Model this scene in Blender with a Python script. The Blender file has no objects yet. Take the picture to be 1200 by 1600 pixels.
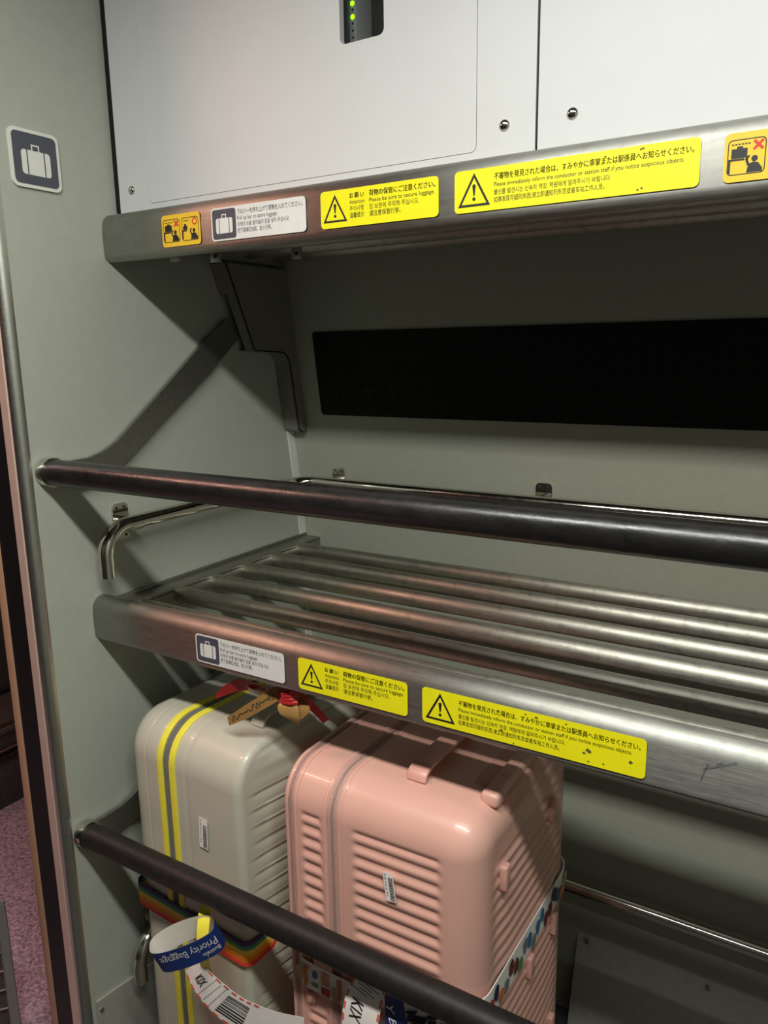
import bpy, bmesh, math, random
from mathutils import Vector, Matrix
from mathutils.geometry import tessellate_polygon
random.seed(7)
SC = bpy.context.scene
COL = SC.collection
PI = math.pi

# ------------------------------------------------------------------ camera
CAMPOS = Vector((0.0, 0.0, 1.45))
cam = bpy.data.cameras.new('camera')
cam.sensor_fit = 'VERTICAL'; cam.sensor_height = 36.0; cam.lens = 36.0 * 1202.0 / 1600.0
cam.clip_start = 0.02
camo = bpy.data.objects.new('camera', cam); COL.objects.link(camo)
_r = Vector((0.85372465, 0.52049729, -0.01538817))
_d = Vector((0.09457429, -0.18404616, -0.97835715))
_f = Vector((-0.51206438, 0.83379229, -0.2063504))
camo.matrix_world = Matrix(((_r.x, -_d.x, -_f.x, CAMPOS.x), (_r.y, -_d.y, -_f.y, CAMPOS.y),
                            (_r.z, -_d.z, -_f.z, CAMPOS.z), (0, 0, 0, 1)))
SC.camera = camo

# ------------------------------------------------------------------ view, world, lamps
SC.view_settings.view_transform = 'Standard'
try: SC.view_settings.look = 'None'
except Exception: pass
SC.view_settings.gamma = 1.0
SC.view_settings.use_curve_mapping = False
SC.view_settings.exposure = 0.0
w = bpy.data.worlds.new('world'); SC.world = w; w.use_nodes = True
w.node_tree.nodes['Background'].inputs[0].default_value = (0.6, 0.62, 0.55, 1)
w.node_tree.nodes['Background'].inputs[1].default_value = 0.004

CEIL = 2.36
FLOOR = -0.27
def area(name, loc, sx, sy, power, color, rot=(0, 0, 0)):
    l = bpy.data.lights.new(name, 'AREA'); l.shape = 'RECTANGLE'; l.size = sx; l.size_y = sy
    l.energy = power; l.color = color
    o = bpy.data.objects.new(name, l); COL.objects.link(o); o.location = loc; o.rotation_euler = rot
    return o
area('ceiling_strip_light', (-0.16, 0.11, CEIL - 0.02), 1.6, 0.11, 50.0, (0.98, 1.0, 0.93))
area('doorway_strip_light', (-2.15, 0.11, CEIL - 0.02), 0.70, 0.10, 17.0, (1.0, 0.50, 0.38))

# ------------------------------------------------------------------ materials
def new_mat(name):
    m = bpy.data.materials.new(name); m.use_nodes = True
    nt = m.node_tree; b = nt.nodes['Principled BSDF']
    return m, nt, b
def noise_node(nt, scale, detail=3.0, vec_scale=None, rough=0.5):
    tc = nt.nodes.new('ShaderNodeTexCoord')
    n = nt.nodes.new('ShaderNodeTexNoise'); n.inputs['Scale'].default_value = scale
    n.inputs['Detail'].default_value = detail; n.inputs['Roughness'].default_value = rough
    if vec_scale:
        mp = nt.nodes.new('ShaderNodeMapping'); mp.inputs['Scale'].default_value = vec_scale
        nt.links.new(tc.outputs['Object'], mp.inputs['Vector']); nt.links.new(mp.outputs['Vector'], n.inputs['Vector'])
    else:
        nt.links.new(tc.outputs['Object'], n.inputs['Vector'])
    return n
def ramp(nt, src, stops):
    r = nt.nodes.new('ShaderNodeValToRGB')
    e = r.color_ramp.elements
    e[0].position, e[0].color = stops[0][0], stops[0][1]
    e[1].position, e[1].color = stops[-1][0], stops[-1][1]
    for p, c in stops[1:-1]:
        q = e.new(p); q.color = c
    nt.links.new(src, r.inputs['Fac']); return r
def g(v): return (v, v, v, 1)
def simple(name, col, rough=0.5, metal=0.0, var=0.06, scale=30.0, bump=0.0, bscale=400.0, spec=0.5, coat=0.0, vec=None):
    m, nt, b = new_mat(name)
    n = noise_node(nt, scale, 4.0, vec)
    c1 = tuple(c * (1 - var) for c in col) + (1,); c2 = tuple(min(1, c * (1 + var)) for c in col) + (1,)
    r = ramp(nt, n.outputs['Fac'], [(0.3, c1), (0.7, c2)])
    nt.links.new(r.outputs['Color'], b.inputs['Base Color'])
    b.inputs['Roughness'].default_value = rough; b.inputs['Metallic'].default_value = metal
    b.inputs['Specular IOR Level'].default_value = spec
    b.inputs['Coat Weight'].default_value = coat
    if bump:
        n2 = noise_node(nt, bscale, 2.0)
        bp = nt.nodes.new('ShaderNodeBump'); bp.inputs['Strength'].default_value = bump; bp.inputs['Distance'].default_value = 0.001
        nt.links.new(n2.outputs['Fac'], bp.inputs['Height']); nt.links.new(bp.outputs['Normal'], b.inputs['Normal'])
    return m
def steel(name, col, r0, r1, dirt=0.35, vec=(3, 60, 60), aniso=0.0):
    m, nt, b = new_mat(name)
    b.inputs['Metallic'].default_value = 1.0
    n = noise_node(nt, 6.0, 5.0, vec, 0.6)
    n2 = noise_node(nt, 55.0, 4.0, None, 0.65)
    rr = nt.nodes.new('ShaderNodeMapRange'); rr.inputs['To Min'].default_value = r0; rr.inputs['To Max'].default_value = r1
    rr.inputs['From Min'].default_value = 0.3; rr.inputs['From Max'].default_value = 0.7
    nt.links.new(n.outputs['Fac'], rr.inputs['Value']); nt.links.new(rr.outputs['Result'], b.inputs['Roughness'])
    if aniso:                                   # brushed lengthways: the sheen spreads across the bar
        ge = nt.nodes.new('ShaderNodeNewGeometry'); cr = nt.nodes.new('ShaderNodeVectorMath'); cr.operation = 'CROSS_PRODUCT'
        cr.inputs[1].default_value = (1, 0, 0); nt.links.new(ge.outputs['Normal'], cr.inputs[0])
        nt.links.new(cr.outputs[0], b.inputs['Tangent']); b.inputs['Anisotropic'].default_value = aniso
    dk = tuple(c * (1 - dirt) for c in col) + (1,)
    r = ramp(nt, n2.outputs['Fac'], [(0.28, dk), (0.46, tuple(col) + (1,)), (0.8, tuple(min(1, c * 1.08) for c in col) + (1,))])
    nt.links.new(r.outputs['Color'], b.inputs['Base Color'])
    bp = nt.nodes.new('ShaderNodeBump'); bp.inputs['Strength'].default_value = 0.10; bp.inputs['Distance'].default_value = 0.0006
    nt.links.new(n2.outputs['Fac'], bp.inputs['Height']); nt.links.new(bp.outputs['Normal'], b.inputs['Normal'])
    return m
def emis(name, col, s):
    m, nt, b = new_mat(name)
    b.inputs['Base Color'].default_value = col + (1,)
    b.inputs['Emission Color'].default_value = col + (1,); b.inputs['Emission Strength'].default_value = s
    return m
M = {}
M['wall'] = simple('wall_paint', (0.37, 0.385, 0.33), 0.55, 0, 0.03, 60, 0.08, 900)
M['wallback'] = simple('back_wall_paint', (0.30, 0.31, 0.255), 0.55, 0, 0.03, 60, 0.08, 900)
M['white'] = simple('white_laminate', (0.60, 0.605, 0.605), 0.45, 0, 0.01, 20, 0.03, 700)
M['gasket'] = simple('black_gasket', (0.005, 0.005, 0.006), 0.5, spec=0.3)
M['rail'] = steel('brushed_steel', (0.36, 0.355, 0.325), 0.40, 0.50, 0.14, (3, 60, 60), 0.78)
M['tube'] = steel('worn_steel_tube', (0.44, 0.42, 0.36), 0.36, 0.48, 0.3, (3, 60, 60), 0.7)
M['chrome'] = steel('polished_steel', (0.62, 0.60, 0.53), 0.10, 0.17, 0.15, (8, 8, 8))
M['jamb'] = steel('jamb_steel', (0.50, 0.50, 0.46), 0.30, 0.40, 0.06)
M['arm'] = steel('dull_steel', (0.36, 0.35, 0.31), 0.38, 0.52, 0.2)
M['bracket'] = simple('grey_painted_steel', (0.17, 0.165, 0.14), 0.5, 0, 0.05)
M['kick'] = steel('kick_plate_steel', (0.46, 0.45, 0.40), 0.45, 0.58, 0.15); M['kick'].node_tree.nodes['Principled BSDF'].inputs['Metallic'].default_value = 0.35
M['dark'] = simple('dark_plastic', (0.02, 0.02, 0.022), 0.5)
M['blackpanel'] = simple('black_rubber_panel', (0.005, 0.005, 0.005), 0.55, spec=0.16)
M['yellow'] = simple('yellow_vinyl', (0.84, 0.78, 0.008), 0.42, 0, 0.03, 40)
M['orange'] = simple('amber_vinyl', (0.84, 0.53, 0.03), 0.42, 0, 0.03, 40)
M['whitevinyl'] = simple('white_vinyl', (0.70, 0.70, 0.68), 0.45, 0, 0.03, 40)
M['ink'] = simple('black_ink', (0.012, 0.012, 0.012), 0.5)
M['greyink'] = simple('grey_ink', (0.10, 0.10, 0.11), 0.5)
M['navy'] = simple('slate_print', (0.062, 0.066, 0.085), 0.5)
M['red'] = simple('red_ink', (0.62, 0.03, 0.02), 0.5)
M['scuff'] = simple('scuff_dirt', (0.10, 0.08, 0.03), 0.8)
M['signplate'] = simple('satin_aluminium', (0.66, 0.66, 0.60), 0.4, 0.0, 0.02)
M['strip'] = simple('pale_corner_strip', (0.62, 0.63, 0.60), 0.5)
M['pinklit'] = simple('pink_lit_jamb', (0.60, 0.44, 0.38), 0.42, 0.35, 0.04)  # neutral jamb metal, the pink light it reflects put into its base colour
M['brownjamb'] = simple('brown_jamb', (0.50, 0.30, 0.19), 0.45, 0.2, 0.04)
M['carpet'] = simple('pink_carpet', (0.40, 0.27, 0.33), 0.95, 0, 0.55, 110, 0.6, 300, 0.1)
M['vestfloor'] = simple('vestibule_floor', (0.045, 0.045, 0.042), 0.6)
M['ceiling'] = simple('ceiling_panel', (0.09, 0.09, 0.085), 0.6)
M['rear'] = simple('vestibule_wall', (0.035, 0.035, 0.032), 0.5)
M['greyshell'] = simple('greige_polycarbonate', (0.51, 0.49, 0.405), 0.36, 0, 0.02, 20, 0.05, 900, 0.5, 0.15)
M['pinkshell'] = simple('pink_polycarbonate', (0.70, 0.395, 0.325), 0.33, 0, 0.02, 20, 0.04, 900, 0.5, 0.2)
M['pinkdark'] = simple('pink_plastic', (0.66, 0.35, 0.29), 0.38)
M['pinkzip'] = simple('mauve_zip_tape', (0.50, 0.31, 0.27), 0.8, 0, 0.12, 200)
M['greyzip'] = simple('grey_zip_tape', (0.16, 0.155, 0.14), 0.8, 0, 0.2, 200)
M['yellowtrim'] = simple('yellow_piping', (0.80, 0.74, 0.06), 0.5, 0, 0.05, 60)
M['paper'] = simple('white_paper', (0.88, 0.86, 0.82), 0.55, 0, 0.03)
M['bluepaper'] = simple('blue_paper', (0.008, 0.035, 0.21), 0.4, 0, 0.05)
M['satinred'] = simple('red_satin', (0.42, 0.02, 0.02), 0.35, 0, 0.08)
M['satingold'] = simple('bronze_satin', (0.33, 0.185, 0.06), 0.33, 0.15, 0.08)
M['rubberwheel'] = simple('wheel_rubber', (0.03, 0.03, 0.03), 0.6)
M['seat'] = simple('dark_upholstery', (0.06, 0.045, 0.04), 0.9, 0, 0.3, 90)
M['cabinside'] = simple('equipment_bay', (0.03, 0.03, 0.03), 0.6)
M['clear'] = None
# worn black grip
m, nt, b = new_mat('worn_black_grip')
n = noise_node(nt, 14.0, 6.0, (1.2, 3, 3), 0.7)
r = ramp(nt, n.outputs['Fac'], [(0.35, g(0.008)), (0.62, (0.013, 0.012, 0.012, 1)), (0.8, (0.03, 0.027, 0.025, 1))])
nt.links.new(r.outputs['Color'], b.inputs['Base Color'])
rr = nt.nodes.new('ShaderNodeMapRange'); rr.inputs['To Min'].default_value = 0.24; rr.inputs['To Max'].default_value = 0.36
rr.inputs['From Min'].default_value = 0.35; rr.inputs['From Max'].default_value = 0.65
nt.links.new(n.outputs['Fac'], rr.inputs['Value']); nt.links.new(rr.outputs['Result'], b.inputs['Roughness'])
n2 = noise_node(nt, 70.0, 5.0, (0.6, 1, 1), 0.6)
bp = nt.nodes.new('ShaderNodeBump'); bp.inputs['Strength'].default_value = 0.35; bp.inputs['Distance'].default_value = 0.0012
nt.links.new(n2.outputs['Fac'], bp.inputs['Height']); nt.links.new(bp.outputs['Normal'], b.inputs['Normal'])
b.inputs['Specular IOR Level'].default_value = 0.55
M['grip'] = m
M['oldgrip'] = simple('matt_black_grip', (0.010, 0.0098, 0.0095), 0.50, 0, 0.3, 60, 0.3, 120, 0.4)
# rainbow webbing
def stripes(name, cols, axis, lo, hi, rough=0.7):
    m, nt, b = new_mat(name)
    tc = nt.nodes.new('ShaderNodeTexCoord'); sp = nt.nodes.new('ShaderNodeSeparateXYZ')
    nt.links.new(tc.outputs['Object'], sp.inputs['Vector'])
    mr = nt.nodes.new('ShaderNodeMapRange'); mr.inputs['From Min'].default_value = lo; mr.inputs['From Max'].default_value = hi
    nt.links.new(sp.outputs[axis], mr.inputs['Value'])
    r = nt.nodes.new('ShaderNodeValToRGB'); r.color_ramp.interpolation = 'CONSTANT'
    e = r.color_ramp.elements; e[0].position = 0; e[0].color = cols[0] + (1,); e[1].position = 1.0 / len(cols); e[1].color = cols[1] + (1,)
    for i, c in enumerate(cols[2:], 2):
        q = e.new(i / len(cols)); q.color = c + (1,)
    nt.links.new(mr.outputs['Result'], r.inputs['Fac']); nt.links.new(r.outputs['Color'], b.inputs['Base Color'])
    b.inputs['Roughness'].default_value = rough
    wv = nt.nodes.new('ShaderNodeTexWave'); wv.inputs['Scale'].default_value = 120; wv.bands_direction = 'X'
    nt.links.new(tc.outputs['Object'], wv.inputs['Vector'])
    bp = nt.nodes.new('ShaderNodeBump'); bp.inputs['Strength'].default_value = 0.4; bp.inputs['Distance'].default_value = 0.0006
    nt.links.new(wv.outputs['Fac'], bp.inputs['Height']); nt.links.new(bp.outputs['Normal'], b.inputs['Normal'])
    return m

# ------------------------------------------------------------------ helpers
ORG = {}
def link(name, me, mat, parent=None, label=None, smooth=40):
    if mat is not None:
        me.materials.append(mat)
    if smooth:
        for p in me.polygons: p.use_smooth = True
        me.set_sharp_from_angle(angle=math.radians(smooth))
    o = bpy.data.objects.new(name, me); COL.objects.link(o)
    if parent is not None: o.parent = parent
    if label: o['label'] = label
    return o
def mesh_from(bm, name, shift=None, recalc=True):
    if recalc: bmesh.ops.recalc_face_normals(bm, faces=bm.faces)
    if shift is not None:
        bmesh.ops.translate(bm, verts=bm.verts, vec=-Vector(shift))
    me = bpy.data.meshes.new(name); bm.to_mesh(me); bm.free(); return me
def obj(name, bm, mat, parent=None, label=None, smooth=40, shift=None):
    """link bm as one mesh; world-space geometry is moved into the root's frame"""
    if shift is None and parent is not None: shift = ORG.get(parent.name, (0, 0, 0))
    o = link(name, mesh_from(bm, name, shift), mat, parent, label, smooth)
    ORG[o.name] = shift if shift is not None else (0, 0, 0)
    return o
def thing(name, label, cat, loc=(0, 0, 0), rotz=0.0, group=None, local=False):
    o = bpy.data.objects.new(name, None); COL.objects.link(o)
    o.empty_display_size = 0.05
    o.location = loc; o.rotation_euler = (0, 0, rotz); o['label'] = label; o['category'] = cat
    if group: o['group'] = group
    ORG[o.name] = (0, 0, 0) if local else tuple(loc)
    return o
def tag(o, label, cat, group=None):
    o['label'] = label; o['category'] = cat
    if group: o['group'] = group
    return o
def struct(name, bm, mat, smooth=40):
    o = obj(name, bm, mat, None, None, smooth); o['kind'] = 'structure'; return o
def B(): return bmesh.new()
def box(bm, x0, x1, y0, y1, z0, z1, bev=0.0, seg=2):
    r = bmesh.ops.create_cube(bm, size=1.0)
    vs = r['verts']
    for v in vs:
        v.co = Vector((x0 + (v.co.x + .5) * (x1 - x0), y0 + (v.co.y + .5) * (y1 - y0), z0 + (v.co.z + .5) * (z1 - z0)))
    if bev:
        es = list({e for v in vs for e in v.link_edges})
        bmesh.ops.bevel(bm, geom=es, offset=bev, segments=seg, affect='EDGES', profile=0.5)
    return vs
def frames(pts):
    n = len(pts); T = []
    for i in range(n):
        a = pts[max(0, i - 1)]; b_ = pts[min(n - 1, i + 1)]
        T.append((b_ - a).normalized())
    ref = Vector((0, 0, 1)) if abs(T[0].z) < 0.9 else Vector((0, 1, 0))
    U = [(ref - T[0] * ref.dot(T[0])).normalized()]
    for i in range(1, n):
        u = U[-1] - T[i] * U[-1].dot(T[i]); U.append(u.normalized())
    return T, U
def tube(bm, pts, r, seg=20, caps=True, r2=None):
    pts = [Vector(p) for p in pts]; T, U = frames(pts); rings = []
    for p, t, u in zip(pts, T, U):
        v = t.cross(u)
        rings.append([bm.verts.new(p + u * (r * math.cos(2 * PI * k / seg)) + v * ((r2 or r) * math.sin(2 * PI * k / seg))) for k in range(seg)])
    for a, b_ in zip(rings, rings[1:]):
        for k in range(seg):
            bm.faces.new((a[k], a[(k + 1) % seg], b_[(k + 1) % seg], b_[k]))
    if caps:
        bm.faces.new(list(reversed(rings[0]))); bm.faces.new(rings[-1])
def arc_path(corners, rad, n=8):
    """polyline with rounded corners"""
    c = [Vector(p) for p in corners]; out = [c[0]]
    for i in range(1, len(c) - 1):
        a = (c[i - 1] - c[i]); b_ = (c[i + 1] - c[i]); ta = a.normalized(); tb = b_.normalized()
        ang = ta.angle(tb); d = min(rad / math.tan(ang / 2), a.length * .62, b_.length * .49)
        r_ = d * math.tan(ang / 2)
        p0 = c[i] + ta * d; p1 = c[i] + tb * d
        ctr = c[i] + (ta + tb).normalized() * (r_ / math.sin(ang / 2))
        v0 = p0 - ctr; v1 = p1 - ctr; th = v0.angle(v1)
        for k in range(n + 1):
            s = k / n
            out.append(ctr + (v0 * math.sin((1 - s) * th) + v1 * math.sin(s * th)) / math.sin(th))
    out.append(c[-1]); return out
def prism(bm, poly, fn0, fn1):
    """poly of 2D points, fn maps (a,b)->Vector for each end"""
    A = [bm.verts.new(fn0(*p)) for p in poly]; C = [bm.verts.new(fn1(*p)) for p in poly]
    n = len(poly)
    for i in range(n): bm.faces.new((A[i], A[(i + 1) % n], C[(i + 1) % n], C[i]))
    tri = tessellate_polygon([[Vector((p[0], p[1], 0)) for p in poly]])
    for t in tri:
        bm.faces.new([A[i] for i in t]); bm.faces.new([C[i] for i in reversed(t)])
def profile_x(bm, poly, x0, x1):
    prism(bm, poly, lambda a, b_: Vector((x0, a, b_)), lambda a, b_: Vector((x1, a, b_)))
def profile_z(bm, poly, z0, z1):
    prism(bm, poly, lambda a, b_: Vector((a, b_, z0)), lambda a, b_: Vector((a, b_, z1)))
def rrect(x0, y0, x1, y1, r, n=5):
    P = []
    for cx, cy, a0 in ((x1 - r, y0 + r, -PI / 2), (x1 - r, y1 - r, 0), (x0 + r, y1 - r, PI / 2), (x0 + r, y0 + r, PI)):
        for k in range(n + 1):
            a = a0 + (PI / 2) * k / n; P.append((cx + r * math.cos(a), cy + r * math.sin(a)))
    return P
def circ(cx, cy, r, n=20, ry=None): return [(cx + r * math.cos(2 * PI * k / n), cy + (ry or r) * math.sin(2 * PI * k / n)) for k in range(n)]
def thick(p, q, w_):
    a = Vector(p); b_ = Vector(q); d = (b_ - a).normalized(); n_ = Vector((-d.y, d.x)) * w_ / 2
    return [tuple(a + n_), tuple(a - n_), tuple(b_ - n_), tuple(b_ + n_)]
def flat(bm, loops, fn, t=0.0):
    """filled 2D shape (outer loop + holes) mapped by fn(a,b,h) -> Vector; t = thickness towards viewer"""
    pts = [p for l in loops for p in l]
    tri = tessellate_polygon([[Vector((p[0], p[1], 0)) for p in l] for l in loops])
    top = [bm.verts.new(fn(p[0], p[1], t)) for p in pts]
    for tr in tri:
        try: bm.faces.new([top[i] for i in tr])
        except ValueError: pass
    if t:
        bot = [bm.verts.new(fn(p[0], p[1], 0.0)) for p in pts]; k = 0
        for l in loops:
            n = len(l)
            for i in range(n):
                a, b_ = k + i, k + (i + 1) % n
                try: bm.faces.new((top[a], bot[a], bot[b_], top[b_]))
                except ValueError: pass
            k += n
def plane_fn(o, u, v, n_):
    o, u, v, n_ = Vector(o), Vector(u), Vector(v), Vector(n_)
    return lambda a, b_, h=0.0: o + u * a + v * b_ + n_ * h
TXT = {}
def text2d(s):
    if s in TXT: return TXT[s]
    c = bpy.data.curves.new('lettering', 'FONT'); c.body = s; c.resolution_u = 3
    o = bpy.data.objects.new('lettering', c); COL.objects.link(o)
    bpy.context.view_layer.update()
    me = bpy.data.meshes.new_from_object(o.evaluated_get(bpy.context.evaluated_depsgraph_get()))
    vs = [(v.co.x, v.co.y) for v in me.vertices]; fs = [tuple(p.vertices) for p in me.polygons]
    bpy.data.objects.remove(o); bpy.data.curves.remove(c); bpy.data.meshes.remove(me)
    TXT[s] = (vs, fs); return TXT[s]
def text(bm, s, x, y, width, height, fn, h=0.0006, bold=0.0):
    """lettering with its left end at x, baseline y, stretched to width; height = cap/ideograph height"""
    vs, fs = text2d(s)
    x0 = min(v[0] for v in vs); x1 = max(v[0] for v in vs)
    sx = width / (x1 - x0); sy = height / 0.82
    for ddx in ((0,) if not bold else (-bold, bold)):
        V = [bm.verts.new(fn(x + (a - x0) * sx + ddx, y + b_ * sy, h)) for a, b_ in vs]
        for f in fs:
            try: bm.faces.new([V[i] for i in f])
            except ValueError: pass
def suitcase_icon(x, y, w_, h_):
    """three body pieces and a handle, as a list of loop sets"""
    L = []
    b0, b1 = y, y + h_ * 0.80
    r = w_ * 0.10
    lx0, lx1 = x, x + w_ * 0.185
    P = [(lx1, b0), (lx1, b1)] + [(lx0 + r - r * math.sin(a), b1 - r + r * math.cos(a)) for a in (0, .5, 1, 1.57)] + [(lx0 + r - r * math.cos(a), b0 + r - r * math.sin(a)) for a in (0, .5, 1, 1.57)]
    L.append([P]); L.append([[(2 * x + w_ - p[0], p[1]) for p in reversed(P)]])
    L.append([[(x + w_ * .225, b0), (x + w_ * .775, b0), (x + w_ * .775, b1), (x + w_ * .225, b1)]])
    hx0, hx1, t = x + w_ * .36, x + w_ * .64, w_ * .045
    L.append([[(hx0, b1), (hx0 + t, b1), (hx0 + t, y + h_ - t), (hx1 - t, y + h_ - t), (hx1 - t, b1), (hx1, b1), (hx1, y + h_), (hx0, y + h_)]])
    return L

def PX(u, v, **k):
    """point of the place seen at photo pixel (u, v), on the plane x, y or z = value (used only to set out small flat things)"""
    d = _r * ((u - 600) / 1202) + _d * ((v - 800) / 1202) + _f
    (ax, val), = k.items(); i = 'xyz'.index(ax)
    return CAMPOS + d * ((val - CAMPOS[i]) / d[i])

W = -1.343      # left wall plane
RX = 1.05       # right end of the luggage bay
# ------------------------------------------------------------------ the setting
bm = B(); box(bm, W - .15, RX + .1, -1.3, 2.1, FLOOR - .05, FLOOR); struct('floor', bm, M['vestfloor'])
bm = B(); box(bm, -4.2, W - .15, -1.3, 2.1, FLOOR - .05, FLOOR); struct('floor_cabin', bm, M['carpet'])
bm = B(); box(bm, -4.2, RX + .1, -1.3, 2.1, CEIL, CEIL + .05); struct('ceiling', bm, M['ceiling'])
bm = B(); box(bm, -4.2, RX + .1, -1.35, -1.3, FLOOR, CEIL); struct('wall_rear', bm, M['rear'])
bm = B(); box(bm, RX, RX + .1, .9, 1.9, FLOOR, CEIL); box(bm, RX + .05, RX + .1, -1.3, .9, FLOOR, CEIL); struct('wall_right', bm, M['wall'])
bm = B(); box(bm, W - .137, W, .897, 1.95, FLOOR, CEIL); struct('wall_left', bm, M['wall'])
BW = [(1.60, CEIL), (1.618, 1.80), (1.664, 1.50), (1.702, 1.25), (1.735, 1.02), (1.752, .86), (1.755, .60), (1.748, .35), (1.735, .12), (1.722, -.02), (1.715, FLOOR)]
def back_y(z):
    for (ya, za), (yb, zb) in zip(BW, BW[1:]):
        if zb <= z <= za: return ya + (yb - ya) * (za - z) / (za - zb)
    return BW[-1][0]
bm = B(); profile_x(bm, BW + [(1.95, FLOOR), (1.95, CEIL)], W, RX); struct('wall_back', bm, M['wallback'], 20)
bm = B(); box(bm, -4.2, W - .15, 2.0, 2.05, FLOOR, CEIL); box(bm, -4.25, -4.2, -1.3, 2.05, FLOOR, CEIL); struct('wall_cabin', bm, M['rear'])
# rounded steel edge of the partition, jamb strips and door seal
bm = B(); P = [(W - .0008, .930), (W - .0008, .898)]
for k in range(9):
    a = k / 8 * PI / 2; P.append((W - .0148 + .014 * math.cos(a), .896 - .020 * math.sin(a)))
P += [(W - .018, .876), (W - .018, .93)]
profile_z(bm, P, FLOOR, CEIL); struct('trim_1', bm, M['jamb'])
bm = B(); profile_z(bm, [(W - .018, .879), (W - .021, .874), (W - .042, .874), (W - .046, .879), (W - .046, .93), (W - .018, .93)], FLOOR, CEIL); struct('trim_2', bm, M['pinklit'])
bm = B(); profile_z(bm, [(W - .046, .880), (W - .080, .880), (W - .082, .883), (W - .114, .883), (W - .114, .93), (W - .046, .93)], FLOOR, CEIL); struct('trim_3', bm, M['gasket'])
bm = B(); box(bm, W - .137, W - .114, .881, .93, FLOOR, CEIL, .001); struct('trim_4', bm, M['brownjamb'])
# pale strip in the back corner
bm = B()
n = 12; A1 = []
zz = [1.60 - i * (1.60 - .0) / n for i in range(n + 1)]
poly = [(back_y(z) - .026, z) for z in zz] + [(back_y(z) + .004, z) for z in reversed(zz)]
profile_x(bm, poly, W - .001, W + .004); struct('trim_5', bm, M['strip'])
# floor of the equipment bay above the rack and its dark lining
bm = B(); box(bm, W, RX, 1.175, 1.625, 1.770, 1.785); struct('trim_6', bm, M['cabinside'])

# ------------------------------------------------------------------ kick plates
bm = B(); prism(bm, [(1.722, -.028), (1.652, FLOOR + .001), (1.656, FLOOR + .001), (1.728, -.030)], lambda a, b_: Vector((-.487, a, b_)), lambda a, b_: Vector((RX - .002, a, b_)))
kp = tag(obj('kick_plate', bm, M['kick'], None, None, 30), 'scratched steel kick plate along the foot of the back wall', 'kick plate')
for x in (-.462, -.172, .12, .42, .72):
    bm = B(); tube(bm, [(x, 1.709, -.043), (x, 1.7165, -.0412)], .005, 14); obj('screw', bm, M['arm'], kp)
bm = B(); prism(bm, [(.906, .019), (1.10, -.010), (1.70, -.10), (1.70, FLOOR + .001), (.906, FLOOR + .001)], lambda a, b_: Vector((W + .0005, a, b_)), lambda a, b_: Vector((W + .006, a, b_)))
kp = tag(obj('kick_plate', bm, M['kick'], None, None, 30), 'dark kick plate at the foot of the left wall beside the grey suitcase', 'kick plate')
bm = B(); tube(bm, [(W + .005, .916, -.008), (W + .009, .916, -.008)], .005, 12); obj('screw', bm, M['arm'], kp)

# ------------------------------------------------------------------ white equipment panels above the rack
PY = 1.15
fnP = lambda y: (lambda a, b_, h=0.0: Vector((a, y - h, b_)))
ZB = 1.742; ZT = CEIL - .01
pl = thing('equipment_panel', 'white laminate equipment panel with flush hatch and small dark slot, left of the seam', 'panel', (-.9, PY, ZB))
bm = B(); flat(bm, [[(W + .014, ZB - .012), (-.438, ZB - .012), (-.438, ZT), (W + .014, ZT)], list(reversed(rrect(-1.243, ZB, -.531, ZT - .02, .010)))], fnP(PY + .012), .012)
obj('frame', bm, M['white'], pl, None, 30)
bm = B(); flat(bm, [rrect(-1.2422, ZB + .0008, -.5318, ZT - .0208, .0094), list(reversed(rrect(-.776, 1.937, -.692, 2.10, .010)))], fnP(PY + .012), .0125)
obj('hatch_door', bm, M['white'], pl, None, 30)
def dome(bm, c, r, nrm, hgt):
    c = Vector(c); nrm = Vector(nrm); u = nrm.orthogonal().normalized(); v = nrm.cross(u); rings = []
    for i in range(5):
        a = i / 5 * PI / 2
        rings.append([bm.verts.new(c + nrm * hgt * math.sin(a) + (u * math.cos(2 * PI * k / 16) + v * math.sin(2 * PI * k / 16)) * r * math.cos(a)) for k in range(16)])
    for a, b_ in zip(rings, rings[1:]):
        for k in range(16): bm.faces.new((a[k], a[(k + 1) % 16], b_[(k + 1) % 16], b_[k]))
    bm.faces.new(rings[-1])
for x in (-1.292, -.486):
    bm = B(); dome(bm, (x, PY, 1.773), .0085, (0, -1, 0), .005); obj('screw', bm, M['chrome'], pl, 'domed steel screw')
pr = thing('equipment_panel', 'plain white laminate equipment panel right of the dark vertical seam', 'panel', (.3, PY, ZB))
bm = B(); box(bm, -.434, RX - .003, PY, PY + .012, ZB - .012, ZT); obj('panel_sheet', bm, M['white'], pr, None, 30)
for x in (-.383, .6):
    bm = B(); dome(bm, (x, PY, 1.773), .0085, (0, -1, 0), .005); obj('screw', bm, M['chrome'], pr)
bm = B(); box(bm, W + .0005, W + .0138, PY + .0005, PY + .02, 1.735, ZT); struct('trim_7', bm, M['gasket'])
bm = B(); box(bm, -.4378, -.4342, PY + .003, PY + .02, 1.735, ZT); struct('trim_8', bm, M['gasket'])
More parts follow.
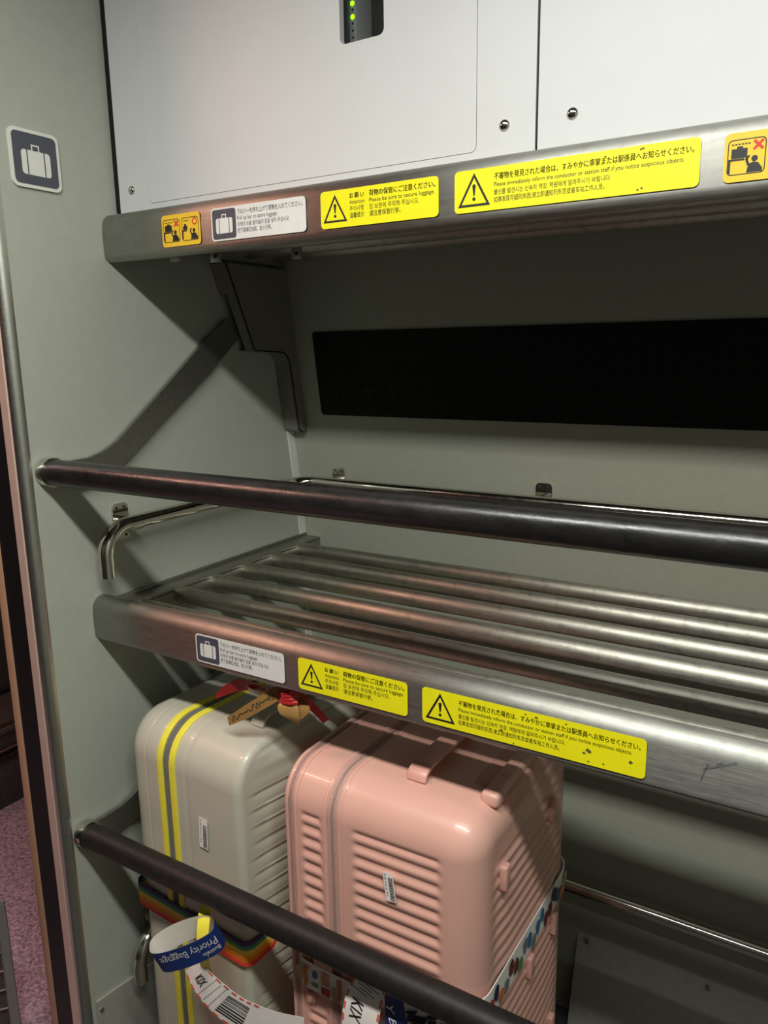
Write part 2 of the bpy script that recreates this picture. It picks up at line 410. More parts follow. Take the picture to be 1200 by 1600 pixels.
# equipment seen through the slot
eq = thing('network_switch', 'dark electronic unit with a strip of green lights behind the panel slot', 'electronics', (-.76, 1.2, 1.786))
bm = B(); box(bm, -.86, -.809, 1.225, 1.45, 1.786, 2.25, .002); obj('case', bm, simple('switch_case', (.07, .075, .085), .45), eq)
bm = B(); box(bm, -.8085, -.7945, 1.228, 1.45, 1.786, 2.05, .001); st = obj('indicator_strip', bm, simple('switch_strip', (.32, .33, .33), .5), eq, 'grey strip with two lit green indicators')
led = emis('green_led', (.25, 1.0, .0), 3.0)
for z in (2.030, 2.009):
    bm = B(); dome(bm, (-.8015, 1.2275, z), .0038, (0, -1, 0), .002); obj('indicator_light', bm, led, st, 'lit green indicator')
for z in (2.020, 1.999, 1.988, 1.977, 1.966):
    bm = B(); dome(bm, (-.8015, 1.2278, z), .002, (0, -1, 0), .0004); obj('port', bm, M['ink'], st)
bm = B(); box(bm, -.785, -.60, 1.26, 1.45, 1.786, 2.25, .004); obj('housing', bm, M['cabinside'], eq)

# ------------------------------------------------------------------ luggage pictogram sign on the left wall
sg = thing('luggage_sign', 'square grey sign with a white suitcase symbol on the left wall', 'sign', (W, .97, 1.80))
S0, S1, SZ0, SZ1 = .918, 1.021, 1.752, 1.853
fnS = lambda a, b_, h=0.0: Vector((W + .0005 + h, a, b_))
bm = B(); flat(bm, [rrect(S0, SZ0, S1, SZ1, .013, 6)], fnS, .004); obj('plate', bm, M['signplate'], sg)
bm = B(); flat(bm, [rrect(S0 + .006, SZ0 + .006, S1 - .006, SZ1 - .006, .009, 6)], lambda a, b_, h=0: fnS(a, b_, .0044)); obj('field', bm, M['navy'], sg)
bm = B()
for L in suitcase_icon(.940, 1.775, .060, .053): flat(bm, L, lambda a, b_, h=0: fnS(a, b_, .0049))
obj('suitcase_symbol', bm, M['signplate'], sg)

# ------------------------------------------------------------------ stickers
def picto_fall(bm, x, y, w_, h_, fn, cross):
    """rack pictogram: shelf, case, person looking up"""
    fr = .0012
    flat(bm, [rrect(x, y, x + w_, y + h_, w_ * .12, 4), list(reversed(rrect(x + fr, y + fr, x + w_ - fr, y + h_ - fr, w_ * .10, 4)))], fn)
    q = lambda a, b_: (x + a * w_, y + b_ * h_)
    def R(a0, b0, a1, b1): flat(bm, [[q(a0, b0), q(a1, b0), q(a1, b1), q(a0, b1)]], fn)
    R(.03, .40, .45 if cross else .30, .46); R(.03, .06, .09, .40)
    if cross:
        R(.10, .47, .52, .74); R(.24, .74, .40, .80)
        for a in (.14, .22, .30, .38, .46): pass
    else:
        flat(bm, [[q(.08, .47), q(.34, .47), q(.34, .60), q(.26, .66), q(.16, .66), q(.08, .60)]], fn); R(.15, .66, .27, .72)
    flat(bm, [circ(*q(.72, .42), w_ * .085, 14, w_ * .085)], fn)
    flat(bm, [[q(.52, .04), q(.55, .20), q(.60, .30), q(.70, .33), q(.82, .30), q(.93, .14), q(.93, .04)]], fn)
    flat(bm, [thick(q(.57, .24), q(.50, .44), w_ * .07)], fn); flat(bm, [thick(q(.50, .42), q(.58, .52), w_ * .06)], fn)
    for i in range(6 if cross else 4): R(.10 + i * .085, .84, .16 + i * .085, .88)
def make_stickers(root, yf, z0):
    """yf: y of the rail face, z0: bottom of the rail"""
    n_ = Vector((0, -1, 0))
    def S(x, z): return lambda a, b_, h=0.0: Vector((x + a, yf - .0005 - h, z + b_))
    def up(fn, k): return lambda a, b_, h=0.0: fn(a, b_, k)
    zb = z0 + .0145; H = .0575
    # amber pictogram pair
    def amber(x, w_, both, lab):
        fn = S(x, zb)
        bm = B(); flat(bm, [rrect(0, 0, w_, H, .007)], fn, .0003); s = obj('caution_sticker', bm, M['orange'], root, lab)
        bm = B(); pw = (w_ - .013) / 2
        picto_fall(bm, .004, .008, pw, H - .016, up(fn, .0005), True)
        picto_fall(bm, .009 + pw, .008, pw, H - .016, up(fn, .0005), False)
        obj('pictogram', bm, M['ink'], s)
        bm = B(); cx, cy = .004 + pw * .80, .008 + (H - .016) * .80; d = pw * .12
        flat(bm, [thick((cx - d, cy - d), (cx + d, cy + d), .0032)], up(fn, .0006)); flat(bm, [thick((cx - d, cy + d), (cx + d, cy - d), .0032)], up(fn, .0007))
        obj('red_cross', bm, M['red'], s, 'red cross')
        bm = B(); cx = .009 + pw * 1.78
        flat(bm, [circ(cx, cy, pw * .15, 24), list(reversed(circ(cx, cy, pw * .10, 24)))], up(fn, .0006))
        obj('red_ring', bm, M['red'], s, 'red ring')
    if z0 > 1: amber(-1.170, .100, True, 'amber sticker with two pictograms of cases on a rack, at the left end')
    if z0 > 1: amber(-.172, .100, True, 'amber sticker with pictograms, right of the long yellow sticker')
    # white pull-up-bar sticker
    fn = S(-1.042, zb + .0005); w_ = .216
    bm = B(); flat(bm, [rrect(0, 0, w_, .057, .007)], fn, .0003); s = obj('instruction_sticker', bm, M['whitevinyl'], root, 'white sticker with a suitcase symbol and four lines of text')
    bm = B(); flat(bm, [rrect(.003, .003, .0595, .054, .005)], up(fn, .0005)); obj('symbol_field', bm, M['navy'], s)
    bm = B()
    for L in suitcase_icon(.0115, .0125, .040, .033): flat(bm, L, up(fn, .0008))
    obj('suitcase_symbol', bm, M['whitevinyl'], s)
    bm = B(); f2 = up(fn, .0006)
    text(bm, '下のバーを持ち上げて荷物を入れてください。', .0635, .0425, .146, .0080, f2)
    obj('lettering', bm, M['ink'], s)
    bm = B()
    text(bm, 'Pull up bar to store luggage.', .063, .0325, .092, .0078, f2)
    text(bm, '아래의 바를 들어올려 짐을 넣어 주십시오.', .063, .0215, .118, .0072, f2)
    text(bm, '把下面横杠抬起、放入行李。', .063, .0110, .078, .0075, f2)
    obj('lettering', bm, M['greyink'], s)
    def tri_mark(bm, x, y, s_, f):
        h_ = s_ * .90
        o = [(x, y), (x + s_, y), (x + s_ / 2, y + h_)]
        c = Vector((x + s_ / 2, y + h_ / 3)); k = .78
        inner = [tuple(c + (Vector(p) - c) * .78) for p in o]
        flat(bm, [o, list(reversed(inner))], f)
        cx = x + s_ / 2
        flat(bm, [[(cx - s_ * .02, y + h_ * .32), (cx + s_ * .02, y + h_ * .32), (cx + s_ * .055, y + h_ * .62), (cx + s_ * .03, y + h_ * .66), (cx - s_ * .03, y + h_ * .66), (cx - s_ * .055, y + h_ * .62)]], f)
        flat(bm, [circ(cx, y + h_ * .22, s_ * .05, 14)], f)
    # attention sticker
    fn = S(-.795, zb); w_ = .221; f2 = up(fn, .0006)
    bm = B(); flat(bm, [rrect(0, 0, w_, H + .001, .007)], fn, .0003); s = obj('warning_sticker', bm, M['yellow'], root, 'short yellow sticker with a warning triangle and two columns of text')
    bm = B(); tri_mark(bm, .005, .009, .048, f2); obj('warning_triangle', bm, M['ink'], s)
    bm = B()
    text(bm, 'お 願 い', .058, .0440, .028, .0076, f2, bold=.0002); text(bm, '荷物の保管にご注意ください。', .096, .0438, .119, .0083, f2, bold=.0002)
    text(bm, 'Attention', .058, .0345, .029, .0068, f2); text(bm, 'Please be sure to secure luggage.', .096, .0340, .118, .0074, f2)
    text(bm, '주의사항', .058, .0240, .028, .0072, f2); text(bm, '짐 보관에 주의해 주십시오.', .096, .0235, .091, .0076, f2)
    text(bm, '温馨提示', .058, .0135, .028, .0074, f2); text(bm, '请注意保管行李。', .096, .0130, .058, .0076, f2)
    obj('lettering', bm, M['ink'], s)
    # suspicious objects sticker
    fn = S(-.547, zb); w_ = .347; f2 = up(fn, .0006)
    bm = B(); flat(bm, [rrect(0, 0, w_, H + .002, .007)], fn, .0003); s = obj('warning_sticker', bm, M['yellow'], root, 'long yellow sticker with a warning triangle and four lines of text')
    bm = B(); tri_mark(bm, .006, .008, .052, f2); obj('warning_triangle', bm, M['ink'], s)
    bm = B()
    text(bm, '不審物を発見された場合は、すみやかに車掌または駅係員へお知らせください。', .064, .0425, .275, .0083, f2, bold=.0001)
    obj('lettering', bm, M['ink'], s)
    bm = B()
    text(bm, 'Please immediately inform the conductor or station staff if you notice suspicious objects.', .064, .0325, .264, .0066, f2)
    text(bm, '불신물 발견시는 신속히 역장, 역원에게 알려주시기 바랍니다.', .064, .0215, .170, .0068, f2)
    text(bm, '如果发现可疑的东西,请立即通知列车员或者车站工作人员。', .064, .0110, .162, .0070, f2)
    obj('lettering', bm, M['ink'], s)
    rnd = random.Random(int(z0 * 1000))
    marks = [(rnd.uniform(.06, .34), rnd.choice((rnd.uniform(.002, .010), rnd.uniform(.050, .056))), .0020) for k in range(5)]
    if z0 < 1: marks += [(.268, .022, .0048), (.262, .017, .003), (.135, .0195, .003), (.327, .021, .0035), (.13, .049, .003), (.19, .053, .003)]
    for x, y, r in marks:
        bm = B(); flat(bm, [[(x + rnd.uniform(.5, 1) * r * math.cos(a), y + rnd.uniform(.4, 1) * r * .8 * math.sin(a)) for a in [i * PI / 5 for i in range(10)]]], up(fn, .0009))
        obj('scuff_mark', bm, M['scuff'], s)

# ------------------------------------------------------------------ luggage racks
def rail_profile(yf, z0):
    P = [(yf + .048, z0 + .004), (yf + .016, z0)]
    for k in range(7):
        a = k / 6 * PI / 2; P.append((yf + .013 - .013 * math.sin(a), z0 + .013 - .013 * math.cos(a)))
    P.append((yf - .001, z0 + .045))
    R = .026; c = (yf + R, z0 + .068)
    for k in range(9):
        a = k / 8 * PI / 2 * 1.05; P.append((c[0] - R * math.cos(a), c[1] + R * math.sin(a)))
    P += [(yf + .038, z0 + .091), (yf + .042, z0 + .086), (yf + .042, z0 + .072), (yf + .038, z0 + .072), (yf + .038, z0 + .083), (yf + .034, z0 + .086), (yf + .028, z0 + .086)]
    P += [(yf + .012, z0 + .07), (yf + .008, z0 + .02), (yf + .018, z0 + .008), (yf + .048, z0 + .010)]
    return P
def make_rack(yf, z0, ys, label):
    root = thing('luggage_rack', label, 'luggage rack', (-.2, yf, z0), 0, 'steel luggage racks')
    bm = B(); profile_x(bm, rail_profile(yf, z0), W + .001, RX - .002); obj('front_rail', bm, M['rail'], root)
    zt = z0 + .054
    yb = back_y(zt) - .002
    for s, x in ((1, W + .001), (-1, RX - .001)):
        bm = B(); box(bm, min(x, x + s * .052), max(x, x + s * .052), yf + .050, yb, zt + .012, zt + .018, .0015)
        box(bm, min(x + s * .046, x + s * .052), max(x + s * .046, x + s * .052), yf + .050, yb, zt - .026, zt + .011, .001)
        box(bm, min(x, x + s * .005), max(x, x + s * .005), yf + .055, yb, zt + .017, zt + .026, .001)
        obj('side_plate', bm, M['arm'], root)
    for y in ys:
        bm = B(); tube(bm, [(W + .050, y, zt), (RX - .050, y, zt)], .0188, 24); obj('tube', bm, M['tube'], root)
    for xx in (-.55, .25):
        pass
    make_stickers(root, yf - .0012, z0)
    return root
lower = make_rack(1.0, .853, [1.091] + [1.083 + .1145 * i for i in range(1, 6)], 'lower steel luggage rack of round tubes, above the two suitcases')
upper = make_rack(1.11, 1.634, [1.20 + .0965 * i for i in range(5)], 'upper steel luggage rack seen from below, under the white panels')
def clip(root, x, y, z):
    bm = B(); box(bm, x, x + .028, y - .003, y, z - .024, z + .014, .001); box(bm, x, x + .028, y - .003, y + .018, z + .011, z + .014, .001)
    c = obj('clip', bm, M['arm'], root)
    bm = B(); tube(bm, [(x + .014, y - .0032, z - .012), (x + .014, y - .005, z - .012)], .004, 10); obj('screw', bm, M['dark'], c)
clip(upper, -1.222, 1.175, 1.655); clip(upper, -1.125, 1.19, 1.648); clip(upper, -1.10, 1.42, 1.672)
# scratches on the lower rail
fnR = lambda a, b_, h=0.0: Vector((a, .9978, b_))
for p, q in (((-.128, .905), (-.088, .926)), ((-.130, .888), (-.122, .915)), ((-.112, .916), (-.104, .922))):
    bm = B(); flat(bm, [thick(p, q, .0009)], fnR); obj('scratch', bm, M['greyink'], lower)

# ------------------------------------------------------------------ black textured panel on the back wall
bp_ = thing('backing_panel', 'long black rubber panel with raised studs on the back wall', 'panel', (-.2, 1.66, 1.27))
def fnB(a, b_, h=0.0):
    t = (b_ - 1.28) / (1.498 - 1.28); y = 1.697 + t * (1.664 - 1.697)
    return Vector((a, y - .001 - h, b_))
bm = B(); flat(bm, [rrect(-1.232, 1.281, RX - .05, 1.498, .010)], fnB, .003); obj('sheet', bm, M['blackpanel'], bp_)
bm = B()
for i in range(60):
    for j in range(7):
        x = -1.20 + i * .0352 ; z = 1.300 + j * .029
        if x < RX - .08: dome(bm, fnB(x, z, .003), .0055, (0, -.99, -.14), .0035)
st = obj('stud', bm, M['blackpanel'], bp_); st['kind'] = 'stuff'

# ------------------------------------------------------------------ lifting bars
ARM = []
for u, v in ((74, 722), (110, 720), (140, 715), (160, 706), (180, 692), (205, 664), (250, 613), (312, 541), (352, 500), (366, 498), (374, 512), (372, 528), (358, 546), (330, 580), (255, 658), (196, 722), (172, 748), (130, 763), (80, 760)):
    q = PX(u, v, x=W + .014); ARM.append((q.y - .928, q.z - 1.226))
R_ = .0285
for k in range(1, 8):
    t = -PI * .55 - PI * .8 * k / 8; ARM.append((R_ * math.cos(t), R_ * math.sin(t)))
def make_bar(y, z, label, mat, x_end=RX - .03):
    root = thing('lifting_bar', label, 'bar', (-.2, y, z), 0, 'black luggage retaining bars')
    r = .0255
    bm = B(); tube(bm, [(W + .022, y, z), (x_end, y, z)], r, 32); obj('grip', bm, mat, root)
    for xa in (W + .004, x_end + .003):
        bm = B(); tube(bm, [(xa, y, z), (xa + .018, y, z)], r + .0035, 28); obj('end_cap', bm, M['chrome'], root, 'polished steel end ring')
        # flat arm that widens softly into the end ring
        bm = B(); P = [Vector((q[0] + y, q[1] + z)) for q in ARM]
        prism(bm, [tuple(q) for q in P], lambda a_, b_: Vector((xa + .002, a_, b_)), lambda a_, b_: Vector((xa + .012, a_, b_)))
        obj('arm', bm, M['arm'], root, None, 30)
    return root
make_bar(.928, 1.226, 'worn glossy black lifting bar crossing above the lower rack', M['grip'])
make_bar(.924, .437, 'matt black lifting bar crossing in front of the suitcases', M['oldgrip'])
# hinge cover under the upper rack
hc = thing('hinge_cover', 'grey sheet metal hinge cover below the upper rack on the left wall', 'bracket', (W, 1.6, 1.4))
Pc = [(1.412, 1.655), (1.500, 1.452), (1.612, 1.446), (1.628, 1.436), (1.638, 1.420), (1.664, 1.262), (1.668, 1.240), (1.680, 1.232), (1.70, 1.232)]
Pb = [(back_y(z) - .002, z) for z in (1.232, 1.4, 1.55, 1.655)]
bm = B(); prism(bm, Pc[:-1] + Pb, lambda a, b_: Vector((W + .047, a, b_)), lambda a, b_: Vector((W + .052, a, b_))); obj('side_plate', bm, M['bracket'], hc, None, 25)
bm = B()
for (a0, b0), (a1, b1) in zip(Pc, Pc[1:-1] + [(1.698, 1.230)]):
    d = Vector((a1 - a0, b1 - b0)).normalized(); n_ = Vector((d.y, -d.x)) * -.003
    if (a0, b0) == Pc[0]:  # slotted front flange
        prism(bm, [(a0, b0), (a1, b1), (a1 + .004, b1), (a0 + .004, b0)], lambda a, b_: Vector((W + .022, a, b_)), lambda a, b_: Vector((W + .052, a, b_)))
        prism(bm, [(a0, b0), (a0 + .03, b0 - .07), (a0 + .034, b0 - .07), (a0 + .004, b0)], lambda a, b_: Vector((W + .001, a, b_)), lambda a, b_: Vector((W + .022, a, b_)))
    else:
        prism(bm, [(a0, b0), (a1, b1), (a1 + n_.x, b1 - abs(n_.y) * 0 + .003), (a0 + n_.x, b0 + .003)], lambda a, b_: Vector((W + .001, a, b_)), lambda a, b_: Vector((W + .052, a, b_)))
obj('front_flange', bm, M['bracket'], hc, None, 25)

# ------------------------------------------------------------------ handrails round the bay
def make_handrail(z, label, yend):
    root = thing('handrail', label, 'handrail', (-.3, 1.5, z), 0, 'polished steel handrails')
    x = W + .044; y1 = back_y(z) - .046
    path = arc_path([(x, yend, z - .102), (x, yend, z), (x, y1, z), (RX - .06, y1, z)], .058, 12)
    bm = B(); tube(bm, path, .0160, 24); obj('tube', bm, M['chrome'], root)
    def mount(c, out):
        c = Vector(c); out = Vector(out); s = Vector((-out.y, out.x, 0))
        bm = B(); fn = lambda a, b_, h=0.0: c + s * a + Vector((0, 0, 1)) * b_ + out * (h + .0005)
        flat(bm, [rrect(-.020, -.040, .020, .040, .010)], fn, .005)
        m_ = obj('mount', bm, M['chrome'], root)
        bm = B(); tube(bm, [c + out * .003, c + out * .042], .0125, 16); tube(bm, [c + out * .044 - s * .016, c + out * .044 + s * .016], .0165, 18)
        obj('saddle', bm, M['chrome'], m_)
        for a in (-.010, .010):
            for b_ in (-.031, .031):
                bm = B(); tube(bm, [fn(a, b_, .0048), fn(a, b_, .0062)], .0032, 10); obj('screw', bm, M['dark'], m_)
    mount((W, yend + .078, z - .002), (1, 0, 0))
    for xx in (-1.20, -.612, -.02, .58):
        mount((xx, back_y(z) - .001, z), (0, -1, 0))
make_handrail(1.097, 'polished steel handrail above the lower rack, behind the glossy bar', 1.012)
make_handrail(.120, 'polished steel handrail low behind the suitcases', 1.000)

# ------------------------------------------------------------------ suitcases
def smooth(t): t = max(0.0, min(1.0, t)); return t * t * (3 - 2 * t)
def half_shell(x_zip, x_end, y0, y1, z0, z1, R, r, draft, side_rib, face_rib, ny=26, nx=22, side_win=None, grooves=()):
    """half of a hard shell: walls from the zip plane to x_end, fillet r, then the ribbed big face"""
    bm = B(); sgn = 1 if x_end > x_zip else -1
    nz = int((z1 - z0 - 2 * R) / .0032); na = 10
    rows = [('a', -PI / 2 + PI / 2 * k / na) for k in range(na)] + [('s', k / nz) for k in range(nz + 1)] + [('b', PI / 2 * k / na) for k in range(1, na + 1)]
    def row(rw, ins):
        Rr = max(R - ins, .004); zb, zt = z0 + ins + Rr, z1 - ins - Rr
        if rw[0] == 'a': ang = rw[1]; zc = zb
        elif rw[0] == 'b': ang = rw[1]; zc = zt
        else: ang = 0; zc = zb + (zt - zb) * rw[1]
        c, s = math.cos(ang), math.sin(ang)
        return y0 + ins + Rr - Rr * c, y1 - ins - Rr + Rr * c, zc + Rr * s, c
    X = []
    Lx = abs(x_end - x_zip) - r
    for k in range(nx + 1): X.append((k / nx * Lx, None))
    for k in range(1, 9): X.append((Lx, PI / 2 * k / 8))
    def ring(xo, ang):
        if ang is None: ins = draft * xo / max(Lx, 1e-6); x = xo
        else: ins = draft + r - r * math.cos(ang); x = xo + r * math.sin(ang)
        front, back = [], []
        for rw in rows:
            a, b_, z, c = row(rw, ins); dy = 0.0
            if ang is None:
                wx = 1.0
                if side_win: wx = smooth((xo - side_win[0]) / .012) * smooth((side_win[1] - xo) / .012)
                if rw[0] == 's': dy = side_rib(z) * wx
                for gx, gd, gw in grooves: dy -= gd * math.exp(-((xo - gx) / gw) ** 2)
            front.append(Vector((x_zip + sgn * x, a - dy * c, z + (0 if rw[0] == 's' else dy * math.sin(rw[1]))))); back.append(Vector((x_zip + sgn * x, b_ + dy * c, z + (0 if rw[0] == 's' else dy * math.sin(rw[1])))))
        return front, back, ins, x
    prev = None; rings = []
    for xo, ang in X:
        f, bk, ins, x = ring(xo, ang)
        loopp = f[:]                                    # front going up
        top = [f[-1].lerp(bk[-1], k / ny) for k in range(1, ny)]
        bot = [bk[0].lerp(f[0], k / ny) for k in range(1, ny)]
        loopp = f + top + list(reversed(bk)) + bot
        V = [bm.verts.new(p) for p in loopp]
        if prev:
            n = len(V)
            for i in range(n): bm.faces.new((prev[i], prev[(i + 1) % n], V[(i + 1) % n], V[i]))
        prev = V; last = (f, bk, ins, x)
    f, bk, ins, x = last; nr = len(rows); V = prev
    grid = []
    for i in range(nr):
        a, b_ = f[i], bk[i]; line = [V[i]]
        for k in range(1, ny):
            t = k / ny
            if i == nr - 1: line.append(V[nr + k - 1]); continue
            if i == 0: line.append(V[nr + (ny - 1) + nr + (ny - 1 - k)]); continue
            p = a.lerp(b_, t)
            dy0 = p.y - a.y; dy1 = b_.y - p.y
            dz = min(p.z - f[0].z, f[-1].z - p.z)
            d = face_rib(p.y, p.z, min(dy0, dy1, dz), t)
            line.append(bm.verts.new((p.x + sgn * d, p.y, p.z)))
        line.append(V[nr + (ny - 1) + (nr - 1 - i)])
        grid.append(line)
    for i in range(nr - 1):
        for k in range(ny):
            try: bm.faces.new((grid[i][k], grid[i][k + 1], grid[i + 1][k + 1], grid[i + 1][k]))
            except ValueError: pass
    return bm
def band(x0, x1, y0, y1, z0, z1, R, out, n=10):
    """closed band around the case profile between x0 and x1, raised by out"""
    bm = B(); rings = []
    for x, o in ((x0, -.004), (x0, out * .8), (x0 * .8 + x1 * .2, out), (x0 * .2 + x1 * .8, out), (x1, out * .8), (x1, -.004)):
        P = rrect(y0 - o, z0 - o, y1 + o, z1 + o, R + o, n)
        rings.append([bm.verts.new((x, p[0], p[1])) for p in P])
    for a, b_ in zip(rings, rings[1:]):
        for k in range(len(a)): bm.faces.new((a[k], a[(k + 1) % len(a)], b_[(k + 1) % len(a)], b_[k]))
    return bm
def rib_face_grey(z0):
    def f(y, z, d, t):
        bulge = .026 * math.sin(PI * t) * smooth(d / .03)
        ridge = .0035 * math.exp(-((d - .010) / .005) ** 2)                      # raised rim
        m_ = smooth((d - .018) / .012)
        ph = ((z - z0) / .0345) % 1.0
        prof = .0035 * (math.sin(PI * ph) ** .6) if ph > 0.05 else -.0006
        prof += .0022 * math.exp(-((ph - .18) / .05) ** 2)
        return bulge + ridge + m_ * (prof - .004)
    return f
def wheels(root, xs, ys, z1):
    for x in xs:
        for y in ys:
            bm = B(); box(bm, x - .022, x + .022, y - .022, y + .022, z1 - .012, z1 + .012, .006); h = obj('wheel_mount', bm, M['dark'], root, None, 40, (0, 0, 0))
            bm = B(); tube(bm, [(x - .012, y, .024), (x + .012, y, .024)], .024, 20); obj('wheel', bm, M['rubberwheel'], h, None, 40, (0, 0, 0))
def local(o, *a, **k): return obj(*a, **k, shift=(0, 0, 0))
Z0 = .05
# --- greige suitcase (its own frame: x across its narrow side, y into the bay)
GT = .71 - FLOOR; GW = .338; GD = .50
ga = math.radians(-3.5)
gs = thing('suitcase', 'greige hard-shell suitcase with yellow zip trim and rainbow strap, against the left wall', 'suitcase', (-1.268, .990, FLOOR), ga, 'hard-shell suitcases', local=True)
zx = .134
bm = half_shell(zx + .022, GW, 0, GD, Z0, GT, .085, .016, .003, lambda z: 0.0, rib_face_grey(Z0), side_win=None, nx=30, grooves=((.034, .0015, .004),))
obj('front_shell', bm, M['greyshell'], gs, None, 50)
bm = half_shell(zx - .022, 0.0, 0, GD, Z0, GT, .085, .046, .002, lambda z: 0.0, rib_face_grey(Z0), nx=40, grooves=((.045, .0012, .0018), (.006, .001, .003)))
obj('back_shell', bm, M['greyshell'], gs, None, 50)
bm = band(zx - .010, zx + .010, 0, GD, Z0, GT, .085, -.001); z_ = obj('zip', bm, M['greyzip'], gs, 'dark grey zip tape')
for dx in (-.006, -.001, .004):
    bm = band(zx + dx - .0012, zx + dx + .0012, 0, GD, Z0, GT, .085, .0012); obj('zip_cord', bm, simple('zip_cord', (.20, .19, .17), .6), z_)
for x0 in (zx - .0265, zx + .010):
    bm = band(x0, x0 + .0165, 0, GD, Z0, GT, .085, .0028); obj('piping', bm, M['yellowtrim'], gs, 'bright yellow edge piping')
fnG = lambda a, b_, h=0.0: Vector((a, -.0016 - h, b_))
def barcode(root, fn, x, z, w_, h_, tilt):
    ca, sa = math.cos(tilt), math.sin(tilt)
    f = lambda a, b_, h=0.0: fn(x + a * ca - b_ * sa, z + a * sa + b_ * ca, h)
    bm = B(); flat(bm, [rrect(0, 0, w_, h_, .001, 2)], f, .0003); s = obj('barcode_label', bm, M['paper'], root, 'small white barcode label', 40, (0, 0, 0))
    bm = B(); rnd = random.Random(3); zz_ = h_ * .04
    while zz_ < h_ * .80:
        t = rnd.choice((.0009, .0013, .0018)); flat(bm, [[(w_ * .48, zz_), (w_ * .92, zz_), (w_ * .92, zz_ + t), (w_ * .48, zz_ + t)]], lambda a, b_, h=0: f(a, b_, .0006)); zz_ += t + rnd.choice((.0008, .0012))
    ft = lambda a, b_, h=0: f(w_ * .12 + b_, h_ * .95 - a, .0006)
    text(bm, '01 60 13 61 61 70 4', 0, 0, h_ * .78, w_ * .22, ft)
    ft2 = lambda a, b_, h=0: f(w_ * .55 + b_, h_ * .20 - a, .0006)
    obj('barcode', bm, M['ink'], s, None, 40, (0, 0, 0))
barcode(gs, fnG, .222, .748, .024, .068, -.05)
# carry handle of the greige case
bm = B(); P = [(.285, .115, GT - .002), (.285, .125, GT + .018), (.285, .20, GT + .022), (.285, .275, GT + .018), (.285, .285, GT - .002)]
def strip_bar(bm, pts, w_, t, side=Vector((1, 0, 0))):
    pts = [Vector(p) for p in pts]; T, _ = frames(pts); rings = []
    for p, tt in zip(pts, T):
        n_ = side.cross(tt).normalized()
        rings.append([bm.verts.new(p + side * a * w_ / 2 + n_ * b_ * t / 2) for a, b_ in ((-1, -.6), (-.85, -1), (.85, -1), (1, -.6), (1, .6), (.85, 1), (-.85, 1), (-1, .6))])
    for a, b_ in zip(rings, rings[1:]):
        for k in range(8): bm.faces.new((a[k], a[(k + 1) % 8], b_[(k + 1) % 8], b_[k]))
    bm.faces.new(rings[0][::-1]); bm.faces.new(rings[-1])
strip_bar(bm, arc_path(P, .02, 4), .034, .010); obj('carry_handle', bm, M['greyshell'], gs, None, 50)
wheels(gs, (.06, GW - .06), (.07, GD - .07), Z0)
# --- pink suitcase
PT = .713 - FLOOR; PW = .460; PD = .46
pa = math.radians(-.6)
ps = thing('suitcase', 'pink ribbed hard-shell suitcase with a white illustrated strap, right of the greige suitcase', 'suitcase', (-.900, .985, FLOOR), pa, 'hard-shell suitcases', local=True)
def pink_side(z):
    ph = ((z - Z0) / .0252) % 1.0; m_ = smooth((z - Z0 - .10) / .01) * smooth((PT - .075 - z) / .01)
    v = .5 + .5 * math.tanh(1.7 * math.sin(2 * PI * ph))
    return .0046 * (v - 1) * m_
def pink_face(y, z, d, t):
    ph = ((z - Z0) / .0252) % 1.0
    v = .5 + .5 * math.tanh(3.2 * math.sin(2 * PI * ph))
    m_ = smooth((d - .004) / .020) * (1 - smooth((z - (PT - .100)) / .008) * smooth((y - .05) / .01) * smooth((.34 - y) / .01))
    return .004 * smooth(d / .08) + .0040 * (v - 1) * m_
px = .178
bm = half_shell(px + .010, PW, 0, PD, Z0, PT, .072, .055, .006, pink_side, pink_face, nx=44, side_win=(.030, .205), grooves=((.012, -.0015, .005),))
obj('front_shell', bm, M['pinkshell'], ps, None, 50)
bm = half_shell(px - .010, .088, 0, PD, Z0, PT, .072, .004, .000, pink_side, lambda *a: 0.0, nx=24, side_win=(.012, .062), grooves=())
obj('back_shell', bm, M['pinkshell'], ps, None, 50)
bm = half_shell(.080, .068, 0, PD, Z0, PT, .072, .008, .0, lambda z: 0.0, lambda *a: 0.0, nx=6)
obj('lid', bm, M['pinkshell'], ps, None, 50)
for x, w_ in ((px, .020), (.084, .010)):
    bm = band(x - w_ / 2, x + w_ / 2, 0, PD, Z0, PT, .072, -.0005); z_ = obj('zip', bm, M['pinkzip'], ps, 'mauve zip tape')
    bm = band(x - .0022, x + .0022, 0, PD, Z0, PT, .072, .0016); obj('zip_cord', bm, simple('zip_cord_pink', (.36, .22, .20), .6), z_)
for x in (px - .016, px + .016, .097):
    bm = band(x - .003, x + .003, 0, PD, Z0, PT, .072, .0022); obj('edge_bead', bm, M['pinkshell'], ps)
barcode(ps, lambda a, b_, h=0.0: Vector((a, -.0010 - h, b_)), .290, .795, .020, .054, .13)
# feet on the big face
def foot(y, z):
    bm = B(); box(bm, PW - .004, PW + .013, y - .0105, y + .0105, z - .024, z + .024, .005, 3); obj('foot', bm, M['pinkdark'], ps, None, 50)
for y, z in ((.098, .845), (.325, .845), (.228, .567), (.36, .567), (.36, .32), (.098, .32)):
    foot(y, z)
